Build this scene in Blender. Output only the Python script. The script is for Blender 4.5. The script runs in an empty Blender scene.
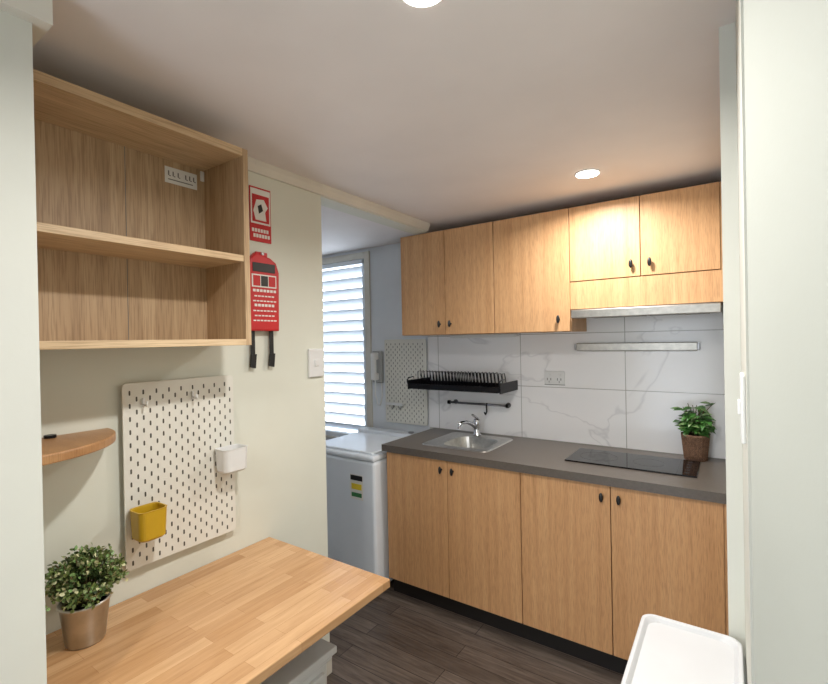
import bpy, bmesh, math, random
from mathutils import Vector, Matrix, Quaternion
random.seed(4)
S=bpy.context.scene
S.view_settings.view_transform='Standard'; S.view_settings.look='None'
# ------------------------------------------------------------------ materials
def srgb(r,g,b):
    f=lambda c:(c/255/12.92) if c/255<=.04045 else ((c/255+.055)/1.055)**2.4
    return (f(r),f(g),f(b),1)
def base(name,rough=.5,metal=0,col=(128,128,128),spec=.5):
    m=bpy.data.materials.new(name); m.use_nodes=True
    nt=m.node_tree; p=nt.nodes['Principled BSDF']
    p.inputs['Roughness'].default_value=rough; p.inputs['Metallic'].default_value=metal
    p.inputs['Base Color'].default_value=srgb(*col); p.inputs['Specular IOR Level'].default_value=spec
    return m,nt,p
def coords(nt,scale=(1,1,1),loc=(0,0,0)):
    tc=nt.nodes.new('ShaderNodeTexCoord'); mp=nt.nodes.new('ShaderNodeMapping')
    mp.inputs['Scale'].default_value=scale; mp.inputs['Location'].default_value=loc
    nt.links.new(tc.outputs['Object'],mp.inputs['Vector']); return mp.outputs['Vector']
def noise(nt,vec,scale=1,detail=4,rough=.55,dist=0):
    n=nt.nodes.new('ShaderNodeTexNoise'); n.inputs['Scale'].default_value=scale
    n.inputs['Detail'].default_value=detail; n.inputs['Roughness'].default_value=rough
    n.inputs['Distortion'].default_value=dist; nt.links.new(vec,n.inputs['Vector']); return n.outputs['Fac']
def ramp(nt,fac,stops):
    r=nt.nodes.new('ShaderNodeValToRGB'); e=r.color_ramp.elements
    while len(e)<len(stops): e.new(.5)
    for i,(p,c) in enumerate(stops): e[i].position=p; e[i].color=srgb(*c)
    nt.links.new(fac,r.inputs['Fac']); return r.outputs['Color']
def mix(nt,a,b,fac,mode='MIX'):
    m=nt.nodes.new('ShaderNodeMix'); m.data_type='RGBA'; m.blend_type=mode
    if isinstance(fac,(int,float)): m.inputs['Factor'].default_value=fac
    else: nt.links.new(fac,m.inputs['Factor'])
    for s,k in((a,'A'),(b,'B')):
        sock=[i for i in m.inputs if i.name==k and i.type=='RGBA'][0]
        if isinstance(s,tuple): sock.default_value=s
        else: nt.links.new(s,sock)
    return [o for o in m.outputs if o.type=='RGBA'][0]
def bump(nt,p,h,strength=.1,dist=.002):
    b=nt.nodes.new('ShaderNodeBump'); b.inputs['Strength'].default_value=strength; b.inputs['Distance'].default_value=dist
    nt.links.new(h,b.inputs['Height']); nt.links.new(b.outputs[0],p.inputs['Normal'])
def flat(name,col,rough=.5,metal=0,var=.04,spec=.5,nscale=6):
    m,nt,p=base(name,rough,metal,col,spec)
    f=noise(nt,coords(nt),nscale,3)
    c1=tuple(max(0,int(c*(1-var))) for c in col); c2=tuple(min(255,int(c*(1+var))) for c in col)
    nt.links.new(ramp(nt,f,[(.3,c1),(.7,c2)]),p.inputs['Base Color'])
    return m
def wall_mat(name,col,var=.02):
    m,nt,p=base(name,.7,0,col,.3)
    v=coords(nt); f=noise(nt,v,2,4)
    nt.links.new(ramp(nt,f,[(.3,tuple(int(c*(1-var)) for c in col)),(.7,tuple(min(255,int(c*(1+var))) for c in col))]),p.inputs['Base Color'])
    bump(nt,p,noise(nt,v,120,3),.06,.002); return m
def wood(name,dark,mid,light,scale,rough=.4,fine=(400,400,12),fleck=.35):
    m,nt,p=base(name,rough,0,mid)
    a=noise(nt,coords(nt,scale),1,5,.6,.25)
    col=ramp(nt,a,[(.28,dark),(.5,mid),(.72,light)])
    b=noise(nt,coords(nt,fine),1,2,.5)
    fl=ramp(nt,b,[(.36,(178,160,142)),(.52,(255,255,255))])
    nt.links.new(mix(nt,col,fl,fleck,'MULTIPLY'),p.inputs['Base Color'])
    return m
WALL_L=wall_mat('paint_pale_green',(217,218,205))
WALL_N=wall_mat('paint_offwhite',(208,208,198))
CEIL=wall_mat('paint_ceiling',(233,227,224))
TRIM=flat('trim_paint',(216,212,200),.45,var=.02)
LAUN=wall_mat('paint_laundry',(226,230,234))
DOORP=wall_mat('door_paint',(184,186,177))
CAB=wood('beech_laminate_low',(196,146,98),(209,159,110),(218,171,122),(38,38,1.0),.46,(420,420,20),.35)
CABU=wood('beech_laminate_up',(196,149,102),(208,162,115),(217,173,127),(38,38,1.0),.5,(420,420,20),.35)
SHELF=wood('oak_veneer',(162,134,102),(181,152,117),(196,169,134),(26,26,1.0),.5,(260,260,10),.45)
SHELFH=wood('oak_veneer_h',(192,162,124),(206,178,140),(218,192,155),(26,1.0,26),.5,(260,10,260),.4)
BIRCH=wood('corner_shelf_wood',(160,116,74),(176,132,88),(190,148,100),(3,14,14),.4)
# butcher block desk
m,nt,p=base('butcher_block',.27,0,(210,160,100)); DESK=m
tc=nt.nodes.new('ShaderNodeTexCoord'); mp=nt.nodes.new('ShaderNodeMapping')
mp.inputs['Rotation'].default_value=(0,0,math.pi/2); nt.links.new(tc.outputs['Object'],mp.inputs['Vector'])
br=nt.nodes.new('ShaderNodeTexBrick'); br.offset=.37; br.offset_frequency=2
br.inputs['Scale'].default_value=1; br.inputs['Brick Width'].default_value=.34; br.inputs['Row Height'].default_value=.043
br.inputs['Mortar Size'].default_value=.0006; br.inputs['Mortar Smooth'].default_value=.6
br.inputs['Color1'].default_value=srgb(212,172,128); br.inputs['Color2'].default_value=srgb(190,146,101); br.inputs['Mortar'].default_value=srgb(170,128,86)
nt.links.new(mp.outputs[0],br.inputs['Vector'])
g=ramp(nt,noise(nt,coords(nt,(60,5,60)),1,5,.6,.4),[(.3,(222,214,204)),(.7,(255,255,255))])
nt.links.new(mix(nt,br.outputs['Color'],g,.8,'MULTIPLY'),p.inputs['Base Color'])
# floor
m,nt,p=base('dark_timber_floor',.42,0,(80,66,56)); FLOOR=m
br=nt.nodes.new('ShaderNodeTexBrick'); br.offset=.43
br.inputs['Scale'].default_value=1; br.inputs['Brick Width'].default_value=1.1; br.inputs['Row Height'].default_value=.1
br.inputs['Mortar Size'].default_value=.0018
br.inputs['Color1'].default_value=srgb(122,110,101); br.inputs['Color2'].default_value=srgb(96,85,77); br.inputs['Mortar'].default_value=srgb(44,38,35)
nt.links.new(coords(nt),br.inputs['Vector'])
g=ramp(nt,noise(nt,coords(nt,(4,50,5)),1,6,.65,.8),[(.3,(145,138,134)),(.5,(208,204,200)),(.7,(248,248,248))])
nt.links.new(mix(nt,br.outputs['Color'],g,.95,'MULTIPLY'),p.inputs['Base Color'])
# marble tiles
m,nt,p=base('marble_tiles',.16,0,(225,225,226)); TILE=m
br=nt.nodes.new('ShaderNodeTexBrick'); br.offset=0
br.inputs['Scale'].default_value=1; br.inputs['Brick Width'].default_value=.6; br.inputs['Row Height'].default_value=.32
br.inputs['Mortar Size'].default_value=.0022; br.inputs['Mortar'].default_value=srgb(176,174,170)
tc=nt.nodes.new('ShaderNodeTexCoord'); sx=nt.nodes.new('ShaderNodeSeparateXYZ'); cx=nt.nodes.new('ShaderNodeCombineXYZ')
nt.links.new(tc.outputs['Object'],sx.inputs[0])
ax=nt.nodes.new('ShaderNodeMath'); ax.inputs[1].default_value=.475+6; nt.links.new(sx.outputs[0],ax.inputs[0])
az=nt.nodes.new('ShaderNodeMath'); az.inputs[1].default_value=-1.22+6.4; nt.links.new(sx.outputs[2],az.inputs[0])
nt.links.new(ax.outputs[0],cx.inputs[0]); nt.links.new(az.outputs[0],cx.inputs[1]); nt.links.new(cx.outputs[0],br.inputs['Vector'])
v=ramp(nt,noise(nt,coords(nt,(1,1,1.6),(3,0,1)),1.3,4,.5,.6),[(.0,(240,239,239)),(.488,(243,242,242)),(.5,(224,223,224)),(.51,(243,242,242)),(1,(236,236,237))])
nt.links.new(mix(nt,v,srgb(176,174,170),br.outputs['Fac']),p.inputs['Base Color'])
# misc
COUNT=flat('taupe_laminate',(96,88,80),.36,var=.05,nscale=90)
BLACK=flat('black_plastic',(22,22,24),.4)
BLKMET=flat('black_metal',(26,26,30),.35,.6)
KICK=flat('kick_black',(26,22,20),.5)
GLASS=flat('ceramic_glass',(10,10,12),.06)
STEEL=flat('brushed_steel',(190,188,184),.28,1.0,var=.06,nscale=40)
STRIPM=flat('strip_steel',(168,164,156),.35,1.0,var=.06,nscale=40)
CHROME=flat('chrome',(215,215,218),.12,1.0,var=.02)
STEELD=flat('steel_bracket',(160,160,162),.35,.9)
RAILM=flat('rail_steel',(120,120,126),.3,.9)
WHITE=flat('white_plastic',(222,222,220),.35,var=.01)
TROL=flat('trolley_plastic',(200,201,202),.4,var=.01)
WHITEP=flat('white_pegboard',(222,220,210),.45,var=.01)
WHITEM=flat('white_enamel',(232,238,244),.2,var=.01)
HOLE=flat('peg_hole_dark',(84,80,72),.8)
YEL=flat('yellow_plastic',(194,156,30),.4,var=.03)
RED=flat('red_vinyl',(190,30,36),.4,var=.05)
REDP=flat('red_print',(190,34,38),.5,var=.04)
PAPER=flat('paper_white',(228,226,220),.6,var=.02)
PRINT_SHADOW=flat('print_and_shadow_grey',(110,108,104),.6)
SLAT=flat('shutter_white',(232,238,244),.4,var=.01)
PHONEB=flat('phone_base_grey',(176,178,178),.4,var=.01)
PHONEH=flat('phone_handset_white',(244,244,242),.3,var=.01)
GREENL=flat('label_green',(60,120,70),.6)
YELL=flat('label_yellow',(232,206,60),.6)
TIN=flat('galvanised_tin',(190,186,178),.32,.9,var=.08,nscale=20)
SOIL=flat('soil',(50,38,28),.9)
LEAF=flat('leaf_green',(66,112,50),.4,var=.25,nscale=60)
LEAF2=flat('leaf_light',(118,150,90),.4,var=.2,nscale=60)
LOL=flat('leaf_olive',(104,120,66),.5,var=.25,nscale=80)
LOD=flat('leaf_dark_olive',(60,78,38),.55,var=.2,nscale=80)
LCR=flat('leaf_cream',(200,200,156),.5,var=.1,nscale=80)
STEM=flat('stem_brown',(92,76,46),.7)
m,nt,p=base('wicker',.7,0,(110,78,56)); WICK=m
w=nt.nodes.new('ShaderNodeTexWave'); w.bands_direction='Z'; w.inputs['Scale'].default_value=55; w.inputs['Distortion'].default_value=6
w.inputs['Detail Scale'].default_value=6
nt.links.new(coords(nt),w.inputs['Vector'])
nt.links.new(ramp(nt,w.outputs['Fac'],[(.2,(70,48,36)),(.7,(150,112,84))]),p.inputs['Base Color'])
bump(nt,p,w.outputs['Fac'],.6,.004)
def emis(name,col,st):
    m,nt,p=base(name,.5,0,col); p.inputs['Emission Color'].default_value=srgb(*col); p.inputs['Emission Strength'].default_value=st; return m
LED=emis('led_diffuser',(255,250,240),14)
# ------------------------------------------------------------------ builder
class B:
    def __init__(s,name): s.name=name; s.bm=bmesh.new(); s.mats=[]
    def mi(s,m):
        if m not in s.mats: s.mats.append(m)
        return s.mats.index(m)
    def merge(s,t,m,smooth=False,M=None):
        if M is not None: bmesh.ops.transform(t,matrix=M,verts=t.verts)
        i=s.mi(m)
        for f in t.faces: f.material_index=i; f.smooth=smooth
        me=bpy.data.meshes.new('t'); t.to_mesh(me); t.free(); s.bm.from_mesh(me); bpy.data.meshes.remove(me)
    def box(s,a,b,m,bev=0,seg=2,M=None):
        t=bmesh.new(); bmesh.ops.create_cube(t,size=1)
        a=Vector(a);b=Vector(b)
        for v in t.verts: v.co=Vector([(a[i]+b[i])/2+v.co[i]*(b[i]-a[i]) for i in range(3)])
        if bev: bmesh.ops.bevel(t,geom=t.edges[:],offset=bev,segments=seg,affect='EDGES',profile=.5)
        s.merge(t,m,False,M); return s
    def cyl(s,p0,p1,r0,m,r1=None,seg=24,smooth=True,caps=True):
        r1=r0 if r1 is None else r1; p0=Vector(p0);p1=Vector(p1); d=p1-p0
        t=bmesh.new(); bmesh.ops.create_cone(t,segments=seg,radius1=r0,radius2=r1,depth=d.length,cap_ends=caps)
        q=Vector((0,0,1)).rotation_difference(d.normalized())
        s.merge(t,m,smooth and False,Matrix.Translation((p0+p1)/2)@q.to_matrix().to_4x4())
        return s
    def lathe(s,c,prof,m,seg=32,smooth=True,M=None):
        t=bmesh.new(); rings=[]
        for r,z in prof:
            rings.append([t.verts.new((c[0]+r*math.cos(2*math.pi*k/seg),c[1]+r*math.sin(2*math.pi*k/seg),c[2]+z)) for k in range(seg)])
        for a,b in zip(rings,rings[1:]):
            for k in range(seg): t.faces.new((a[k],a[(k+1)%seg],b[(k+1)%seg],b[k]))
        for r in (rings[0],rings[-1]):
            try: t.faces.new(r)
            except: pass
        bmesh.ops.recalc_face_normals(t,faces=t.faces)
        s.merge(t,m,smooth,M); return s
    def tube(s,pts,r,m,seg=10):
        pts=[Vector(p) for p in pts]; t=bmesh.new(); rings=[]; up=None
        for i,p in enumerate(pts):
            d=(pts[min(i+1,len(pts)-1)]-pts[max(i-1,0)]).normalized()
            if up is None:
                up=Vector((0,0,1)) if abs(d.z)<.9 else Vector((1,0,0))
            x=d.cross(up).normalized(); up=x.cross(d).normalized()
            rr=r[i] if isinstance(r,(list,tuple)) else r
            rings.append([t.verts.new(p+rr*(math.cos(2*math.pi*k/seg)*x+math.sin(2*math.pi*k/seg)*up)) for k in range(seg)])
        for a,b in zip(rings,rings[1:]):
            for k in range(seg): t.faces.new((a[k],a[(k+1)%seg],b[(k+1)%seg],b[k]))
        t.faces.new(rings[0]); t.faces.new(rings[-1]); bmesh.ops.recalc_face_normals(t,faces=t.faces)
        s.merge(t,m,True); return s
    def prism(s,poly,z0,z1,m,axis=2,bev=0):
        t=bmesh.new()
        def P(u,v,w): return {2:(u,v,w),1:(u,w,v),0:(w,u,v)}[axis]
        a=[t.verts.new(P(x,y,z0)) for x,y in poly]; b=[t.verts.new(P(x,y,z1)) for x,y in poly]
        n=len(poly); t.faces.new(a); t.faces.new(b)
        for k in range(n): t.faces.new((a[k],a[(k+1)%n],b[(k+1)%n],b[k]))
        bmesh.ops.recalc_face_normals(t,faces=t.faces)
        if bev:
            es=[e for e in t.edges if (e.verts[0] in a)==(e.verts[1] in a)]
            bmesh.ops.bevel(t,geom=es,offset=bev,segments=2,affect='EDGES',profile=.5)
        s.merge(t,m); return s
    def leaf(s,p,d,n,L,W,m,curl=.2):
        d=Vector(d).normalized(); n=Vector(n); n=(n-n.dot(d)*d)
        if n.length<1e-3: n=d.orthogonal()
        n.normalize(); w=d.cross(n); i=s.mi(m); rows=[]
        prof=[(0,.05),(.25,.8),(.55,1),(.8,.62),(1,.04)]
        for t,h in prof:
            c=Vector(p)+d*L*t - n*curl*L*t*t
            rows.append([s.bm.verts.new(c-w*W*h/2+n*.12*W*h),s.bm.verts.new(c),s.bm.verts.new(c+w*W*h/2+n*.12*W*h)])
        for a,b in zip(rows,rows[1:]):
            for k in (0,1):
                f=s.bm.faces.new((a[k],a[k+1],b[k+1],b[k])); f.material_index=i; f.smooth=True
    def done(s):
        me=bpy.data.meshes.new(s.name); s.bm.to_mesh(me); s.bm.free()
        for m in s.mats: me.materials.append(m)
        o=bpy.data.objects.new(s.name,me); S.collection.objects.link(o); return o
def rrect(x0,y0,x1,y1,r,n=6):
    pts=[]
    for cx,cy,a0 in((x1-r,y1-r,0),(x0+r,y1-r,90),(x0+r,y0+r,180),(x1-r,y0+r,270)):
        for k in range(n+1):
            a=math.radians(a0+90*k/n); pts.append((cx+r*math.cos(a),cy+r*math.sin(a)))
    return pts
# ------------------------------------------------------------------ room shell
LW=-1.538; BW=2.739; CZ=2.235; RX=-.012; TB=BW-.008
CY=.33; CX=-1.128
B('floor').box((-3.3,-1.6,-.05),(.75,2.84,0),FLOOR).done()
B('ceiling').box((-3.3,-1.6,CZ),(.75,2.84,CZ+.08),CEIL).done()
WX0,WX1,WZ0,WZ1=-3.10,-2.33,.74,2.16
b=B('wall_back')
b.box((-1.76,BW,0),(.12,BW+.1,CZ),WALL_N)
b.box((WX1,BW,0),(-1.76,BW+.1,CZ),LAUN).box((-3.3,BW,0),(WX0,BW+.1,CZ),LAUN)
b.box((WX0,BW,0),(WX1,BW+.1,WZ0),LAUN).box((WX0,BW,WZ1),(WX1,BW+.1,CZ),LAUN)
b.box((-1.76,TB,.9),(RX,BW,1.66),TILE).done()
B('wall_left').box((LW-.1,CY,0),(LW,1.505,CZ),WALL_L).done()
B('wall_left_header').box((LW-.1,1.505,2.185),(LW,2.40,CZ),WALL_L).done()
B('wall_left_front').box((-1.75,-1.5,0),(CX,CY,CZ),WALL_N).done()
B('wall_laundry_left').box((-3.3,.9,0),(-3.2,BW,CZ),LAUN).done()
B('wall_laundry_front').box((-3.2,.8,0),(LW-.1,.9,CZ),LAUN).done()
b=B('wall_right'); b.box((RX,1.30,0),(.12,BW,CZ),WALL_N).box((.02,.87,0),(.12,1.30,CZ),WALL_N).done()
B('wall_right_return').box((.12,.87,0),(.75,.97,CZ),WALL_N).done()
B('wall_right_front').box((.65,-1.5,0),(.75,.87,CZ),WALL_N).done()
b=B('wall_front'); b.box((-1.75,-1.6,0),(-1.0,-1.5,CZ),WALL_N).box((-.2,-1.6,0),(.75,-1.5,CZ),WALL_N).box((-1.0,-1.6,2.05),(-.2,-1.5,CZ),WALL_N).done()
# cornice
B('trim_1').prism([(LW,2.19),(LW+.010,2.19),(LW+.022,2.215),(LW+.026,CZ),(LW,CZ)],CY+.05,2.40,TRIM,axis=1).done()
B('trim_2').prism([(CX,-1.4),(CX+.026,-1.4),(CX+.026,CY+.026),(LW,CY+.026),(LW,CY),(CX,CY)],2.158,CZ,TRIM).done()
B('baseboard_left').box((LW,1.2,0),(LW+.014,1.505,.09),TRIM,.004).done()
# door leaf opened against the return
d=Vector((.40,-.69,0)); L=.79; ang=math.atan2(d.y,d.x)
M=Matrix.Translation((.037,.84,0))@Matrix.Rotation(ang,4,'Z')
b=B('door_1'); b.box((0,-.018,.008),(L,.018,2.04),DOORP,.003,M=M)
for sg in(-1,1):
    b.box((.715,sg*.018-.004,.96),(.755,sg*.018+.004,1.12),STEELD,.002,M=M)
    b.box((.64,sg*.055-.008,1.03),(.745,sg*.055+.008,1.05),STEELD,.006,M=M)
    b.box((.727,min(sg*.018,sg*.055),1.032),(.743,max(sg*.018,sg*.055),1.048),STEELD,M=M)
b.done()
b=B('light_switch'); b.box((.013,.93,1.335),(.02,1.005,1.45),WHITE,.003).box((.009,.955,1.38),(.014,.98,1.405),WHITE,.002).done()
# ------------------------------------------------------------------ window + shutters
b=B('window_1')
fx0,fx1,fz0,fz1=WX0,WX1,WZ0,WZ1
for a,c in (((fx0,fz0),(fx0+.035,fz1)),((fx1-.035,fz0),(fx1,fz1)),((fx0,fz0),(fx1,fz0+.035)),((fx0,fz1-.035),(fx1,fz1))):
    b.box((a[0],BW+.0,a[1]),(c[0],BW+.06,c[1]),SLAT,.003)
cw=.05
for a,c in (((fx0-cw,fz0-.02),(fx0,fz1+cw)),((fx1,fz0-.02),(fx1+cw,fz1+cw)),((fx0,fz1),(fx1,fz1+cw)),((fx0-cw,fz0-.02),(fx1+cw,fz0))):
    b.box((a[0],BW-.015,a[1]),(c[0],BW,c[1]),TRIM,.003)
n=16
pitch=(fz1-fz0-.08)/n
for k in range(n):
    zc=fz0+.04+pitch*(k+.5)
    Mx=Matrix.Translation(((fx0+fx1)/2,BW+.04,zc))@Matrix.Rotation(math.radians(-44),4,'X')
    b.box((-(fx1-fx0)/2+.036,-.043,-.004),((fx1-fx0)/2-.036,.043,.004),SLAT,.003,M=Mx)
b.done()
# ------------------------------------------------------------------ kitchen base
CL=-1.70; w=.418; CF=2.139
b=B('base_cabinet_unit')
x1=CL+4*w
b.box((CL,CF+.04,.10),(x1,BW-.01,.12),CAB).box((CL,BW-.02,.12),(x1,BW-.01,.86),CAB)
for x in(CL,CL+2*w-.009,x1-.018): b.box((x,CF+.04,.12),(x+.018,BW-.02,.86),CAB)
b.box((CL+.018,CF+.04,.80),(x1-.018,CF+.058,.86),CAB)
b.box((x1,CF+.024,.0),(-.0135,CF+.045,.858),CAB)
for k in range(4): b.box((CL+k*w+.0018,CF+.02,.103),(CL+(k+1)*w-.0018,CF+.038,.857),CAB,.0015)
b.box((CL+.0,CF+.07,.0),(x1,CF+.09,.10),KICK).box((CL,CF+.09,0),(CL+.02,BW-.01,.1),KICK).box((x1-.02,CF+.09,0),(x1,BW-.01,.1),KICK)
def pull(b,x,y,z):
    b.cyl((x,y,z),(x,y-.014,z),.006,BLACK,seg=12)
    t=bmesh.new(); bmesh.ops.create_uvsphere(t,u_segments=16,v_segments=10,radius=1)
    for v in t.verts: v.co=Vector((v.co.x*.009,v.co.y*.007,v.co.z*.021))
    b.merge(t,BLACK,True,Matrix.Translation((x,y-.018,z)))
for x in (CL+w-.036,CL+w+.036,CL+3*w-.036,CL+3*w+.036): pull(b,x,CF+.02,.803)
b.done()
# countertop with sink cutout
SX0,SX1,SY0,SY1=-1.42,-1.13,2.29,2.58
CR=-.0135
b=B('countertop')
for a,c in (((-1.72,CF),(SX0,TB-.001)),((SX1,CF),(CR,TB-.001)),((SX0,CF),(SX1,SY0)),((SX0,SY1),(SX1,TB-.001))):
    b.box((a[0],a[1],.86),(c[0],c[1],.90),COUNT)
b.done()
b=B('kitchen_sink')
ox0,ox1,oy0,oy1=-1.52,-1.09,2.25,2.655
def ring(o,i,z0,z1,m):
    t=bmesh.new(); A=[t.verts.new((x,y,z0)) for x,y in o]; C=[t.verts.new((x,y,z1)) for x,y in i]
    for k in range(len(o)): t.faces.new((A[k],A[(k+1)%len(o)],C[(k+1)%len(o)],C[k]))
    bmesh.ops.recalc_face_normals(t,faces=t.faces); b.merge(t,m,False)
O=rrect(ox0,oy0,ox1,oy1,.04); O2=rrect(ox0+.006,oy0+.006,ox1-.006,oy1-.006,.036)
I=rrect(SX0+.008,SY0+.008,SX1-.008,SY1-.008,.07); I2=rrect(SX0+.018,SY0+.018,SX1-.018,SY1-.018,.065); I3=rrect(SX0+.04,SY0+.04,SX1-.04,SY1-.04,.05)
ring(O,O2,.9005,.906,STEEL); ring(O2,I,.906,.904,STEEL); ring(I,I2,.904,.86,STEEL); ring(I2,I3,.86,.765,STEEL)
t=bmesh.new(); t.faces.new([t.verts.new((x,y,.765)) for x,y in I3]); b.merge(t,STEEL)
b.cyl((-1.275,2.435,.7655),(-1.275,2.435,.768),.035,CHROME)
b.done()
b=B('kitchen_tap')
tx,ty=-1.33,2.62
b.lathe((tx,ty,.905),[(.026,0),(.026,.008),(.02,.014),(.019,.06),(.021,.065),(.021,.10),(.012,.108)],CHROME)
b.tube([(tx,ty,.95),(tx-.01,ty-.05,.985),(tx-.02,ty-.1,1.005),(tx-.03,ty-.15,1.005),(tx-.033,ty-.165,.995),(tx-.034,ty-.168,.975)],[.013,.012,.011,.011,.011,.011],CHROME,14)
b.tube([(tx,ty,1.01),(tx+.005,ty-.03,1.03),(tx+.01,ty-.08,1.048)],[.012,.008,.006],CHROME,10)
b.done()
b=B('induction_cooktop'); b.box((-.69,2.31,.901),(-.125,2.60,.907),GLASS,.002)
RINGM=flat('cooktop_print',(90,90,94),.2)
for cx in(-.56,-.33):
    t=bmesh.new(); r=.09 if cx<-.5 else .07
    A=[t.verts.new((cx+r*math.cos(a*math.pi/24),2.455+r*math.sin(a*math.pi/24),.9073)) for a in range(48)]
    C=[t.verts.new((cx+(r-.002)*math.cos(a*math.pi/24),2.455+(r-.002)*math.sin(a*math.pi/24),.9073)) for a in range(48)]
    for k in range(48): t.faces.new((A[k],A[(k+1)%48],C[(k+1)%48],C[k]))
    b.merge(t,RINGM)
b.box((-.205,2.315,.9071),(-.2035,2.595,.9074),RINGM)
for k in range(5): b.box((-.175,2.35+k*.05,.9071),(-.155,2.358+k*.05,.9074),RINGM)
b.done()
# ------------------------------------------------------------------ uppers
UF=2.409; UT=2.182; UB=1.548
b=B('wall_cabinet_unit')
b.box((-1.75,UF+.02,UB),(-.676,TB-.001,UT),CABU)
b.box((-.676,UF+.02,1.80),(-.028,TB-.001,UT),CABU)
b.box((-.028,UF+.004,1.66),(-.0135,UF+.02,UT),CABU)
xs=[-1.75,-1.422,-1.10,-.676]
for a,c in zip(xs,xs[1:]): b.box((a+.0018,UF,UB+.001),(c-.0018,UF+.018,UT),CABU,.0015)
for a,c in ((-.676,-.345),(-.345,-.028)): b.box((a+.0018,UF,1.803),(c-.0018,UF+.018,UT),CABU,.0015)
b.box((-.676,UF+.004,1.66),(-.028,UF+.02,1.80),CABU,.001)
b.box((-.676,UF+.02,1.66),(-.66,TB-.001,1.80),CABU).box((-.044,UF+.02,1.66),(-.028,TB-.001,1.80),CABU)
for x in(-1.422-.038,-1.422+.036,-.735): pull(b,x,UF,1.612)
for x in(-.385,-.305): pull(b,x,UF,1.862)
b.done()
b=B('range_hood')
b.box((-.655,UF+.03,1.655),(-.05,BW-.012,1.72),STEELD)
b.box((-.665,UF-.03,1.612),(-.03,UF+.0,1.655),STRIPM,.004)
b.box((-.66,UF,1.625),(-.035,BW-.012,1.657),STEELD,.002)
for x0 in(-.62,-.34): b.box((x0,UF+.06,1.620),(x0+.26,UF+.28,1.627),BLKMET,.001)
b.done()
b=B('under_cabinet_light'); b.box((-1.55,2.68,1.528),(-1.08,TB-.001,1.5475),WHITE,.004).box((-1.53,2.685,1.525),(-1.10,2.725,1.529),PAPER).done()
b=B('magnetic_knife_strip'); b.box((-.73,BW-.03,1.437),(-.135,TB,1.482),STRIPM,.004).box((-.74,BW-.032,1.442),(-.728,TB,1.477),STEELD,.002).box((-.137,BW-.032,1.442),(-.125,TB,1.477),STEELD,.002).done()
b=B('power_outlet'); b.box((-.925,BW-.018,1.238),(-.805,TB,1.318),WHITE,.003)
for cx in(-.895,-.835):
    b.box((cx-.012,BW-.0195,1.262),(cx-.008,BW-.0175,1.276),PRINT_SHADOW).box((cx+.008,BW-.0195,1.262),(cx+.012,BW-.0175,1.276),PRINT_SHADOW).box((cx-.0015,BW-.0195,1.248),(cx+.0015,BW-.0175,1.26),PRINT_SHADOW)
    b.box((cx-.007,BW-.022,1.288),(cx+.007,BW-.0175,1.302),WHITE,.001)
b.box((-.926,BW-.0095,1.234),(-.804,TB,1.2385),PRINT_SHADOW)  # grey strip below the plate, its shadow line painted on the tile
b.done()
# dish rack
b=B('dish_drying_rack')
x0,x1,y0,y1,z0=-1.75,-1.10,2.47,2.725,1.225
for k in range(7):
    yy=y0+.02+k*(y1-y0-.04)/6; b.box((x0,yy-.002,z0-.008),(x1,yy+.002,z0-.002),BLKMET)
b.box((x0+.02,y0+.01,z0-.028),(x1-.02,y1-.01,z0-.022),BLKMET,.002)
for y in(y0,y1-.004): b.box((x0,y-.003,z0-.024),(x1,y+.003,z0+.008),BLKMET,.002)
for x in(x0,x1):
    b.box((x-.004,y0-.004,z0-.03),(x+.004,TB-.001,z0+.03),BLKMET,.002)
    b.tube([(x,y0,z0),(x,y0-.012,z0+.02),(x,y0,z0+.045),(x,y0+.06,z0+.05)],.004,BLKMET,8)
for k in range(24):
    x=x0+.05+k*(x1-x0-.1)/23
    b.tube([(x,y0+.04,z0),(x-.006,y0+.05,z0+.085),(x-.004,y0+.08,z0+.09),(x,y0+.10,z0)],.0026,BLKMET,6)
    b.tube([(x,y0+.15,z0),(x-.006,y0+.16,z0+.075),(x-.004,y0+.19,z0+.075),(x,y0+.21,z0)],.0026,BLKMET,6)
b.done()
b=B('utensil_rail')
b.tube([(-1.56,BW-.05,1.095),(-1.14,BW-.05,1.095)],.007,RAILM)
for x in(-1.54,-1.16): b.cyl((x,TB,1.095),(x,BW-.05,1.095),.008,RAILM,seg=12).cyl((x,BW-.014,1.095),(x,TB,1.095),.016,RAILM,seg=16)
for x in(-1.15,-1.57): b.cyl((x-.008,BW-.05,1.095),(x+.008,BW-.05,1.095),.013,BLKMET,seg=14)
b.tube([(-1.29,BW-.05,1.103),(-1.29,BW-.06,1.09),(-1.29,BW-.055,1.05),(-1.29,BW-.075,1.035),(-1.29,BW-.09,1.05)],.005,BLKMET,8)
b.done()
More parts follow.
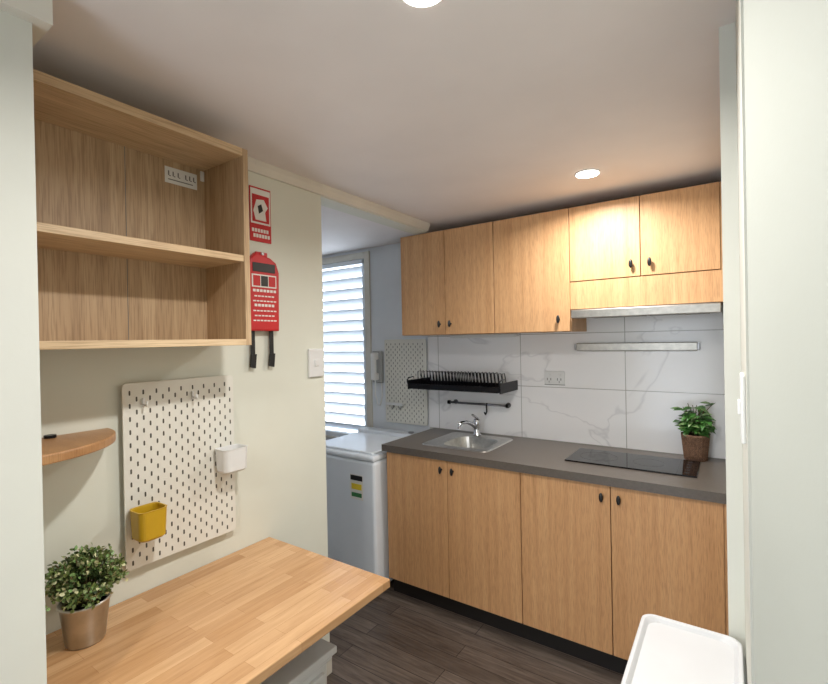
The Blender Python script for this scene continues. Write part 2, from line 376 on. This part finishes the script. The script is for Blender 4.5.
# counter plant
b=B('potted_plant')
px,py=-.148,2.656
b.lathe((px,py,.9),[(.0,0.0),(.046,0.0),(.05,.03),(.058,.11),(.062,.118),(.062,.128),(.054,.128),(.052,.11),(0,.108)],WICK)
for k in range(24):
    a=2*math.pi*k/24; b.cyl((px+.0485*math.cos(a),py+.0485*math.sin(a),.902),(px+.06*math.cos(a),py+.06*math.sin(a),1.02),.0022,WICK,seg=6)
b.lathe((px,py,1.008),[(0,0),(.052,0)],SOIL)
for k in range(34):
    a=random.uniform(0,2*math.pi); r=random.uniform(.01,.085); h=random.uniform(.05,.16)
    bx=px+r*math.cos(a); by=min(py+r*math.sin(a)*.7,2.69); bz=1.02+h
    b.tube([(px+.01*math.cos(a),py+.01*math.sin(a),1.0),((px+bx)/2,(py+by)/2,1.02+h*.7),(bx,by,bz)],.0016,STEM,5)
    for j in range(5):
        t=random.uniform(.35,1); aa=a+random.uniform(-1.3,1.3)
        P=Vector((px+(bx-px)*t,py+(by-py)*t,1.0+(bz-1.0)*t))
        dr=Vector((math.cos(aa),math.sin(aa)*.7-.15,random.uniform(-.3,.7)))
        Lf=random.uniform(.042,.060)
        e=P+dr.normalized()*Lf
        if e.y>2.705: dr.y=-abs(dr.y)
        if e.x>-.05: dr.x=-abs(dr.x)
        b.leaf(P,dr,(0,-.4,1),Lf,random.uniform(.020,.030),LEAF if random.random()<.65 else LEAF2,.35)
b.done()
# ------------------------------------------------------------------ laundry
b=B('washing_machine')
mx0,mx1,my0,my1=-2.32,-1.735,2.085,2.69
b.box((mx0,my0,.03),(mx1,my1,.80),WHITEM,.02,3)
b.box((mx0,my0-.006,.80),(mx1,my1,.835),WHITEM,.014,3)
b.box((mx0+.04,my0+.03,.834),(mx1-.04,my1-.12,.848),WHITEM,.008,3)
b.box((mx0+.005,my1-.10,.83),(mx1-.005,my1,.865),WHITEM,.012,3)
b.cyl((mx1-.12,my1-.05,.865),(mx1-.12,my1-.05,.875),.02,STEELD)
for x in(mx0+.06,mx1-.06):
    for y in(my0+.06,my1-.06): b.cyl((x,y,0),(x,y,.035),.022,BLACK,seg=14)
b.box((-1.925,my0-.0015,.56),(-1.825,my0+.0005,.71),PAPER)
b.box((-1.922,my0-.003,.675),(-1.828,my0-.001,.705),BLACK).box((-1.915,my0-.003,.62),(-1.835,my0-.001,.655),YELL).box((-1.915,my0-.003,.575),(-1.835,my0-.001,.60),GREENL)
b.done()
def pegboard(name,M,W,H,m):
    b=B(name)
    bb=bmesh.new(); pts=rrect(0,0,W,H,.012)
    A=[bb.verts.new((x,0,z)) for x,z in pts]; C=[bb.verts.new((x,-.005,z)) for x,z in pts]
    bb.faces.new(A); bb.faces.new(C)
    for k in range(len(pts)): bb.faces.new((A[k],A[(k+1)%len(pts)],C[(k+1)%len(pts)],C[k]))
    bmesh.ops.recalc_face_normals(bb,faces=bb.faces); b.merge(bb,m,False,M)
    hb=bmesh.new(); row=0; z=.02
    while z<H-.015:
        x=.02+(.02 if row%2 else 0)
        while x<W-.012:
            cap=[]
            for k in range(5): a=math.pi*k/4; cap.append((x+.0027*math.cos(a),z+.005+.0027*math.sin(a)))
            for k in range(5): a=math.pi+math.pi*k/4; cap.append((x+.0027*math.cos(a),z-.005+.0027*math.sin(a)))
            hb.faces.new([hb.verts.new((u,-.0053,v)) for u,v in cap]); x+=.04
        z+=.02; row+=1
    b.merge(hb,HOLE,False,M)
    for sx in(.02,W-.02):
        for sz in(.05,H-.05): 
            t2=bmesh.new(); bmesh.ops.create_cone(t2,segments=12,radius1=.006,radius2=.006,depth=.02,cap_ends=True)
            b.merge(t2,WHITE,False,M@Matrix.Translation((sx,.010,sz))@Matrix.Rotation(math.pi/2,4,'X'))
    return b
b=pegboard('small_pegboard',Matrix.Translation((-2.135,BW-.02,.91)),.37,.615,WHITEP); b.done()
b=B('pegboard_tray'); b.box((-2.10,BW-.065,1.045),(-1.95,BW-.026,1.05),WHITE,.001).box((-2.10,BW-.067,1.045),(-1.95,BW-.064,1.065),WHITE,.001)
for x in(-2.06,-1.99): b.tube([(x,BW-.026,1.045),(x,BW-.03,1.02),(x,BW-.045,1.015),(x,BW-.05,1.03)],.003,STEELD,8)
b.done()
b=B('intercom_handset')
b.box((-2.255,BW-.03,1.20),(-2.165,BW,1.44),PHONEB,.008)
b.box((-2.235,BW-.075,1.22),(-2.19,BW-.05,1.43),PHONEH,.01).box((-2.238,BW-.07,1.375),(-2.187,BW-.028,1.43),PHONEH,.01).box((-2.238,BW-.07,1.22),(-2.187,BW-.028,1.275),PHONEH,.01)
b.tube([(-2.21,BW-.05,1.225),(-2.215,BW-.045,1.12),(-2.20,BW-.04,1.04),(-2.18,BW-.035,1.03),(-2.165,BW-.025,1.10),(-2.175,BW-.018,1.21)],.005,PHONEH,8)
b.done()
# ------------------------------------------------------------------ left wall objects
ML=lambda y,z:Matrix.Translation((LW+.02,y,z))@Matrix.Rotation(math.pi/2,4,'Z')
pegboard('pegboard',ML(.642,.832),.375,.57,WHITEP).done()
for y,z in((.70,1.34),(.86,1.345)):
    b=B('pegboard_hook')
    b.box((LW+.0255,y-.004,z-.014),(LW+.032,y+.004,z+.014),WHITE,.002)
    b.tube([(LW+.028,y,z-.006),(LW+.05,y,z-.01),(LW+.055,y,z+.004)],.003,WHITE,8)
    b.done()
def basket(name,y0,y1,z0,z1,x1,m,r=.018):
    b=B(name); xb=LW+.0295
    prof=[(.008,z0),(.003,z0+.006),(0,z1-.004),(-.001,z1),(.003,z1),(.004,z1-.004),(.009,z0+.008)]
    t=bmesh.new(); R=[]
    for g,z in prof: R.append([t.verts.new((x,y,z)) for x,y in rrect(xb+g,y0+g,x1-g,y1-g,r)])
    n=len(R[0])
    for a,c in zip(R,R[1:]):
        for k in range(n): t.faces.new((a[k],a[(k+1)%n],c[(k+1)%n],c[k]))
    t.faces.new(R[0]); t.faces.new(R[-1]); bmesh.ops.recalc_face_normals(t,faces=t.faces); b.merge(t,m)
    b.box((LW+.0257,(y0+y1)/2-.02,z1-.03),(xb+.002,(y0+y1)/2+.02,z1-.004),m,.001)
    return b.done()
basket('pegboard_bin',.93,1.025,1.065,1.148,LW+.105,WHITE)
basket('pegboard_cup',.648,.732,.932,1.022,LW+.108,YEL)
# wall shelf
b=B('wall_shelf')
sy0,sy1,sz0,sz1,sxf=CY+.003,.948,1.512,2.155,-1.303
T=.02
b.box((LW+.002,sy0+T,sz0+T),(LW+.012,sy1-T,sz1-T),SHELF)
b.box((LW+.002,sy0,sz0),(sxf,sy0+T,sz1),SHELF,.001).box((LW+.002,sy1-T,sz0),(sxf,sy1,sz1),SHELF,.001)
b.box((LW+.002,sy0+T,sz0),(sxf,sy1-T,sz0+T),SHELFH,.001).box((LW+.002,sy0+T,sz1-T-.005),(sxf,sy1-T,sz1),SHELFH,.001)
b.box((LW+.012,sy0+T,1.785),(sxf-.004,sy1-T,1.806),SHELFH,.001)
b.box((LW+.012,.668,sz0+T),(LW+.0125,.670,sz1-T),PRINT_SHADOW)
b.done()
b=B('shelf_label'); b.box((LW+.0122,.79,2.055),(LW+.0137,.90,2.108),PAPER)
for y in(.80,.815,.832,.858,.872,.886): b.box((LW+.0135,y,2.08),(LW+.0143,y+.004,2.095),PRINT_SHADOW).box((LW+.0135,y+.004,2.078),(LW+.0143,y+.009,2.081),PRINT_SHADOW)
b.box((LW+.0135,.80,2.066),(LW+.0143,.885,2.069),PRINT_SHADOW).done()
B('cable_clip').box((LW+.0122,.912,2.09),(LW+.018,.926,2.125),PAPER,.002).done()
# corner shelf (quarter round)
b=B('corner_shelf'); c=(LW+.002,CY+.002); poly=[c]
for k in range(17):
    a=math.pi/2*k/16; poly.append((c[0]+.26*math.cos(a),c[1]+.28*math.sin(a)))
b.prism(poly,1.250,1.274,BIRCH,bev=.004).done()
b=B('cable_grommet'); b.cyl((LW+.03,.46,1.2742),(LW+.03,.46,1.282),.014,BLKMET,seg=16).done()
# safety sign
b=B('fire_blanket_sign'); X=LW
b.box((X,1.12,1.92),(X+.004,1.22,2.135),REDP,.001)
b.box((X+.003,1.124,1.99),(X+.005,1.216,2.128),PAPER).box((X+.004,1.13,1.997),(X+.0055,1.21,2.105),REDP)
b.prism([(1.145,2.005),(1.135,2.04),(1.15,2.085),(1.185,2.09),(1.203,2.06),(1.19,2.04),(1.195,2.005)],X+.005,X+.0065,PAPER,axis=0)
b.prism([(1.16,2.03),(1.155,2.06),(1.172,2.07),(1.18,2.045)],X+.0065,X+.007,BLACK,axis=0)
for z,a in((1.957,.008),(1.936,.014)):
    y=1.12+a
    while y<1.208: b.box((X+.003,y,z),(X+.005,y+.010,z+.014),PAPER); y+=.0135
b.done()
b=B('fire_blanket_pouch')
b.prism([(1.088,1.565),(1.228,1.565),(1.232,1.80),(1.218,1.838),(1.19,1.855),(1.125,1.87),(1.10,1.845),(1.086,1.80)],X+.004,X+.034,RED,axis=0,bev=.006)
b.box((X+.0335,1.105,1.795),(X+.036,1.21,1.83),BLACK,.001)
b.cyl((X,1.157,1.868),(X+.03,1.157,1.868),.006,STEELD,seg=12).box((X+.012,1.13,1.85),(X+.022,1.185,1.876),RED,.003)
b.box((X+.0335,1.10,1.735),(X+.0352,1.215,1.785),PAPER)
for k in range(3): b.box((X+.035,1.106+k*.036,1.74),(X+.0362,1.138+k*.036,1.78),REDP if k!=1 else BLACK)
for k in range(7):
    y=1.105+.006*(k%2); z=1.717-k*.019; hh=.010 if k in(0,3) else .005
    while y<1.205: b.box((X+.0335,y,z),(X+.0347,y+.012,z+hh),PAPER); y+=.016
for y in(1.112,1.20): 
    b.box((X+.014,y-.010,1.455),(X+.018,y+.010,1.575),BLACK,.001)
    b.prism([(y-.013,1.425),(y+.008,1.42),(y+.014,1.475),(y-.009,1.475)],X+.012,X+.022,BLACK,axis=0)
b.done()
b=B('wall_outlet'); b.box((X,1.405,1.362),(X+.012,1.49,1.488),WHITE,.003).box((X+.011,1.435,1.41),(X+.016,1.46,1.44),WHITE,.002).done()
# desk
b=B('desk')
b.box((LW+.002,CY+.004,.712),(-.925,1.182,.74),DESK,.003)
b.box((LW+.01,.40,.66),(LW+.04,1.14,.712),WHITE).box((LW+.01,1.06,.66),(-1.03,1.085,.712),WHITE)
b.done()
b=B('drawer_unit')
b.box((LW+.02,.47,.0),(-1.035,1.0,.54),WHITE,.004)
b.box((LW+.015,.462,.54),(-1.022,1.012,.558),WHITE,.006).box((LW+.01,.455,.558),(-1.012,1.022,.58),WHITE,.004)
for z in (.06,.30): b.box((-1.036,.49,z),(-1.022,.98,z+.215),WHITE,.004).cyl((-1.022,.735,z+.11),(-1.0,.735,z+.11),.012,STEELD,seg=14)
b.done()
# desk plant
b=B('potted_shrub'); px,py=-1.418,.500
b.lathe((px,py,.74),[(0,0),(.042,0),(.045,.004),(.056,.1),(.060,.104),(.060,.11),(.055,.11),(.053,.09),(0,.088)],TIN)
b.lathe((px,py,.832),[(0,0),(.053,0)],SOIL)
def ok(v): return v.x>LW+.025
for k in range(100):
    a=random.uniform(0,2*math.pi); ph=random.uniform(-.25,1.5)
    D=Vector((math.cos(a)*math.cos(ph),math.sin(a)*math.cos(ph),math.sin(ph)*.95)); R=random.uniform(.075,.092)
    e=Vector((px,py,.89))+D*R
    if ok(e): b.tube([(px+D.x*.02,py+D.y*.02,.83),tuple(Vector((px,py,.865))+D*R*.5),tuple(e)],.0013,STEM,4)
    for j in range(34):
        t=random.uniform(.4,1.03); P=Vector((px,py,.886))+D*R*t+Vector([random.uniform(-.012,.012) for _ in range(3)])
        if not ok(P): continue
        dd=(D+Vector([random.uniform(-1,1) for _ in range(3)])*.9)
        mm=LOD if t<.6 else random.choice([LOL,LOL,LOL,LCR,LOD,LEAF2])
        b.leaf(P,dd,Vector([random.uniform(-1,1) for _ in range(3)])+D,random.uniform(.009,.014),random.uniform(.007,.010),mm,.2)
b.done()
# white trolley
b=B('storage_trolley')
x0,x1,y0,y1,zt=-.192,.014,.90,1.29,.815
def tray(z,h,g0=0):
    t=bmesh.new(); R=[]
    prof=[(.010+g0,z-h),(.004+g0,z-h+.01),(g0,z-.012),(g0,z-.002),(.002+g0,z),(.008+g0,z),(.011+g0,z-.003),(.016+g0,z-.010)]
    for g,zz in prof: R.append([t.verts.new((x,y,zz)) for x,y in rrect(x0+g,y0+g,x1-g,y1-g,.028,8)])
    n=len(R[0])
    for a,c in zip(R,R[1:]):
        for k in range(n): t.faces.new((a[k],a[(k+1)%n],c[(k+1)%n],c[k]))
    t.faces.new(R[0]); t.faces.new(R[-1]); bmesh.ops.recalc_face_normals(t,faces=t.faces); b.merge(t,TROL)
tray(zt,.05); tray(.60,.16,.006); tray(.38,.16,.006); tray(.19,.13,.006)
for x in(x0+.03,x1-.03):
    for y in(y0+.03,y1-.03):
        b.cyl((x,y,.05),(x,y,zt-.04),.010,TROL,seg=12); b.cyl((x-.008,y,.022),(x+.008,y,.022),.022,BLACK,seg=16)
        b.box((x-.010,y-.01,.03),(x+.010,y+.01,.055),BLACK)
b.done()
# ------------------------------------------------------------------ lights
for i,(x,y) in enumerate(((-.505,2.10),(-.505,.79),(-.505,-.6))):  # last one is an unseen extra behind the camera, added for fill light
    b=B('ceiling_downlight')
    b.lathe((x,y,CZ),[(.052,0),(.052,-.003),(.049,-.005),(.046,-.005)],WHITE,40)
    b.cyl((x,y,CZ-.007),(x,y,CZ-.001),.047,LED,seg=40)
    b.done()
    l=bpy.data.lights.new('downlight_lamp','AREA'); l.shape='DISK'; l.size=.09; l.energy=(13,14,13)[i]; l.color=(1,.98,.955); l.spread=math.radians(158)
    o=bpy.data.objects.new('downlight_lamp',l); o.location=(x,y,CZ-.012); S.collection.objects.link(o)
W=bpy.data.worlds.new('world'); S.world=W; W.use_nodes=True
bg=W.node_tree.nodes['Background']; bg.inputs[0].default_value=(.80,.89,1,1); bg.inputs[1].default_value=5
# ------------------------------------------------------------------ camera
cd=bpy.data.cameras.new('camera'); cam=bpy.data.objects.new('camera',cd); S.collection.objects.link(cam)
cd.sensor_fit='HORIZONTAL'; cd.sensor_width=36; cd.lens=459.67/828*36; cd.clip_start=.01
Rz=lambda t:Matrix.Rotation(math.radians(t),4,'Z')
cam.matrix_world=Matrix.Translation((0,0,1.518))@Rz(34.511)@Matrix.Rotation(math.radians(90-.242),4,'X')@Rz(-1.099)
S.camera=cam
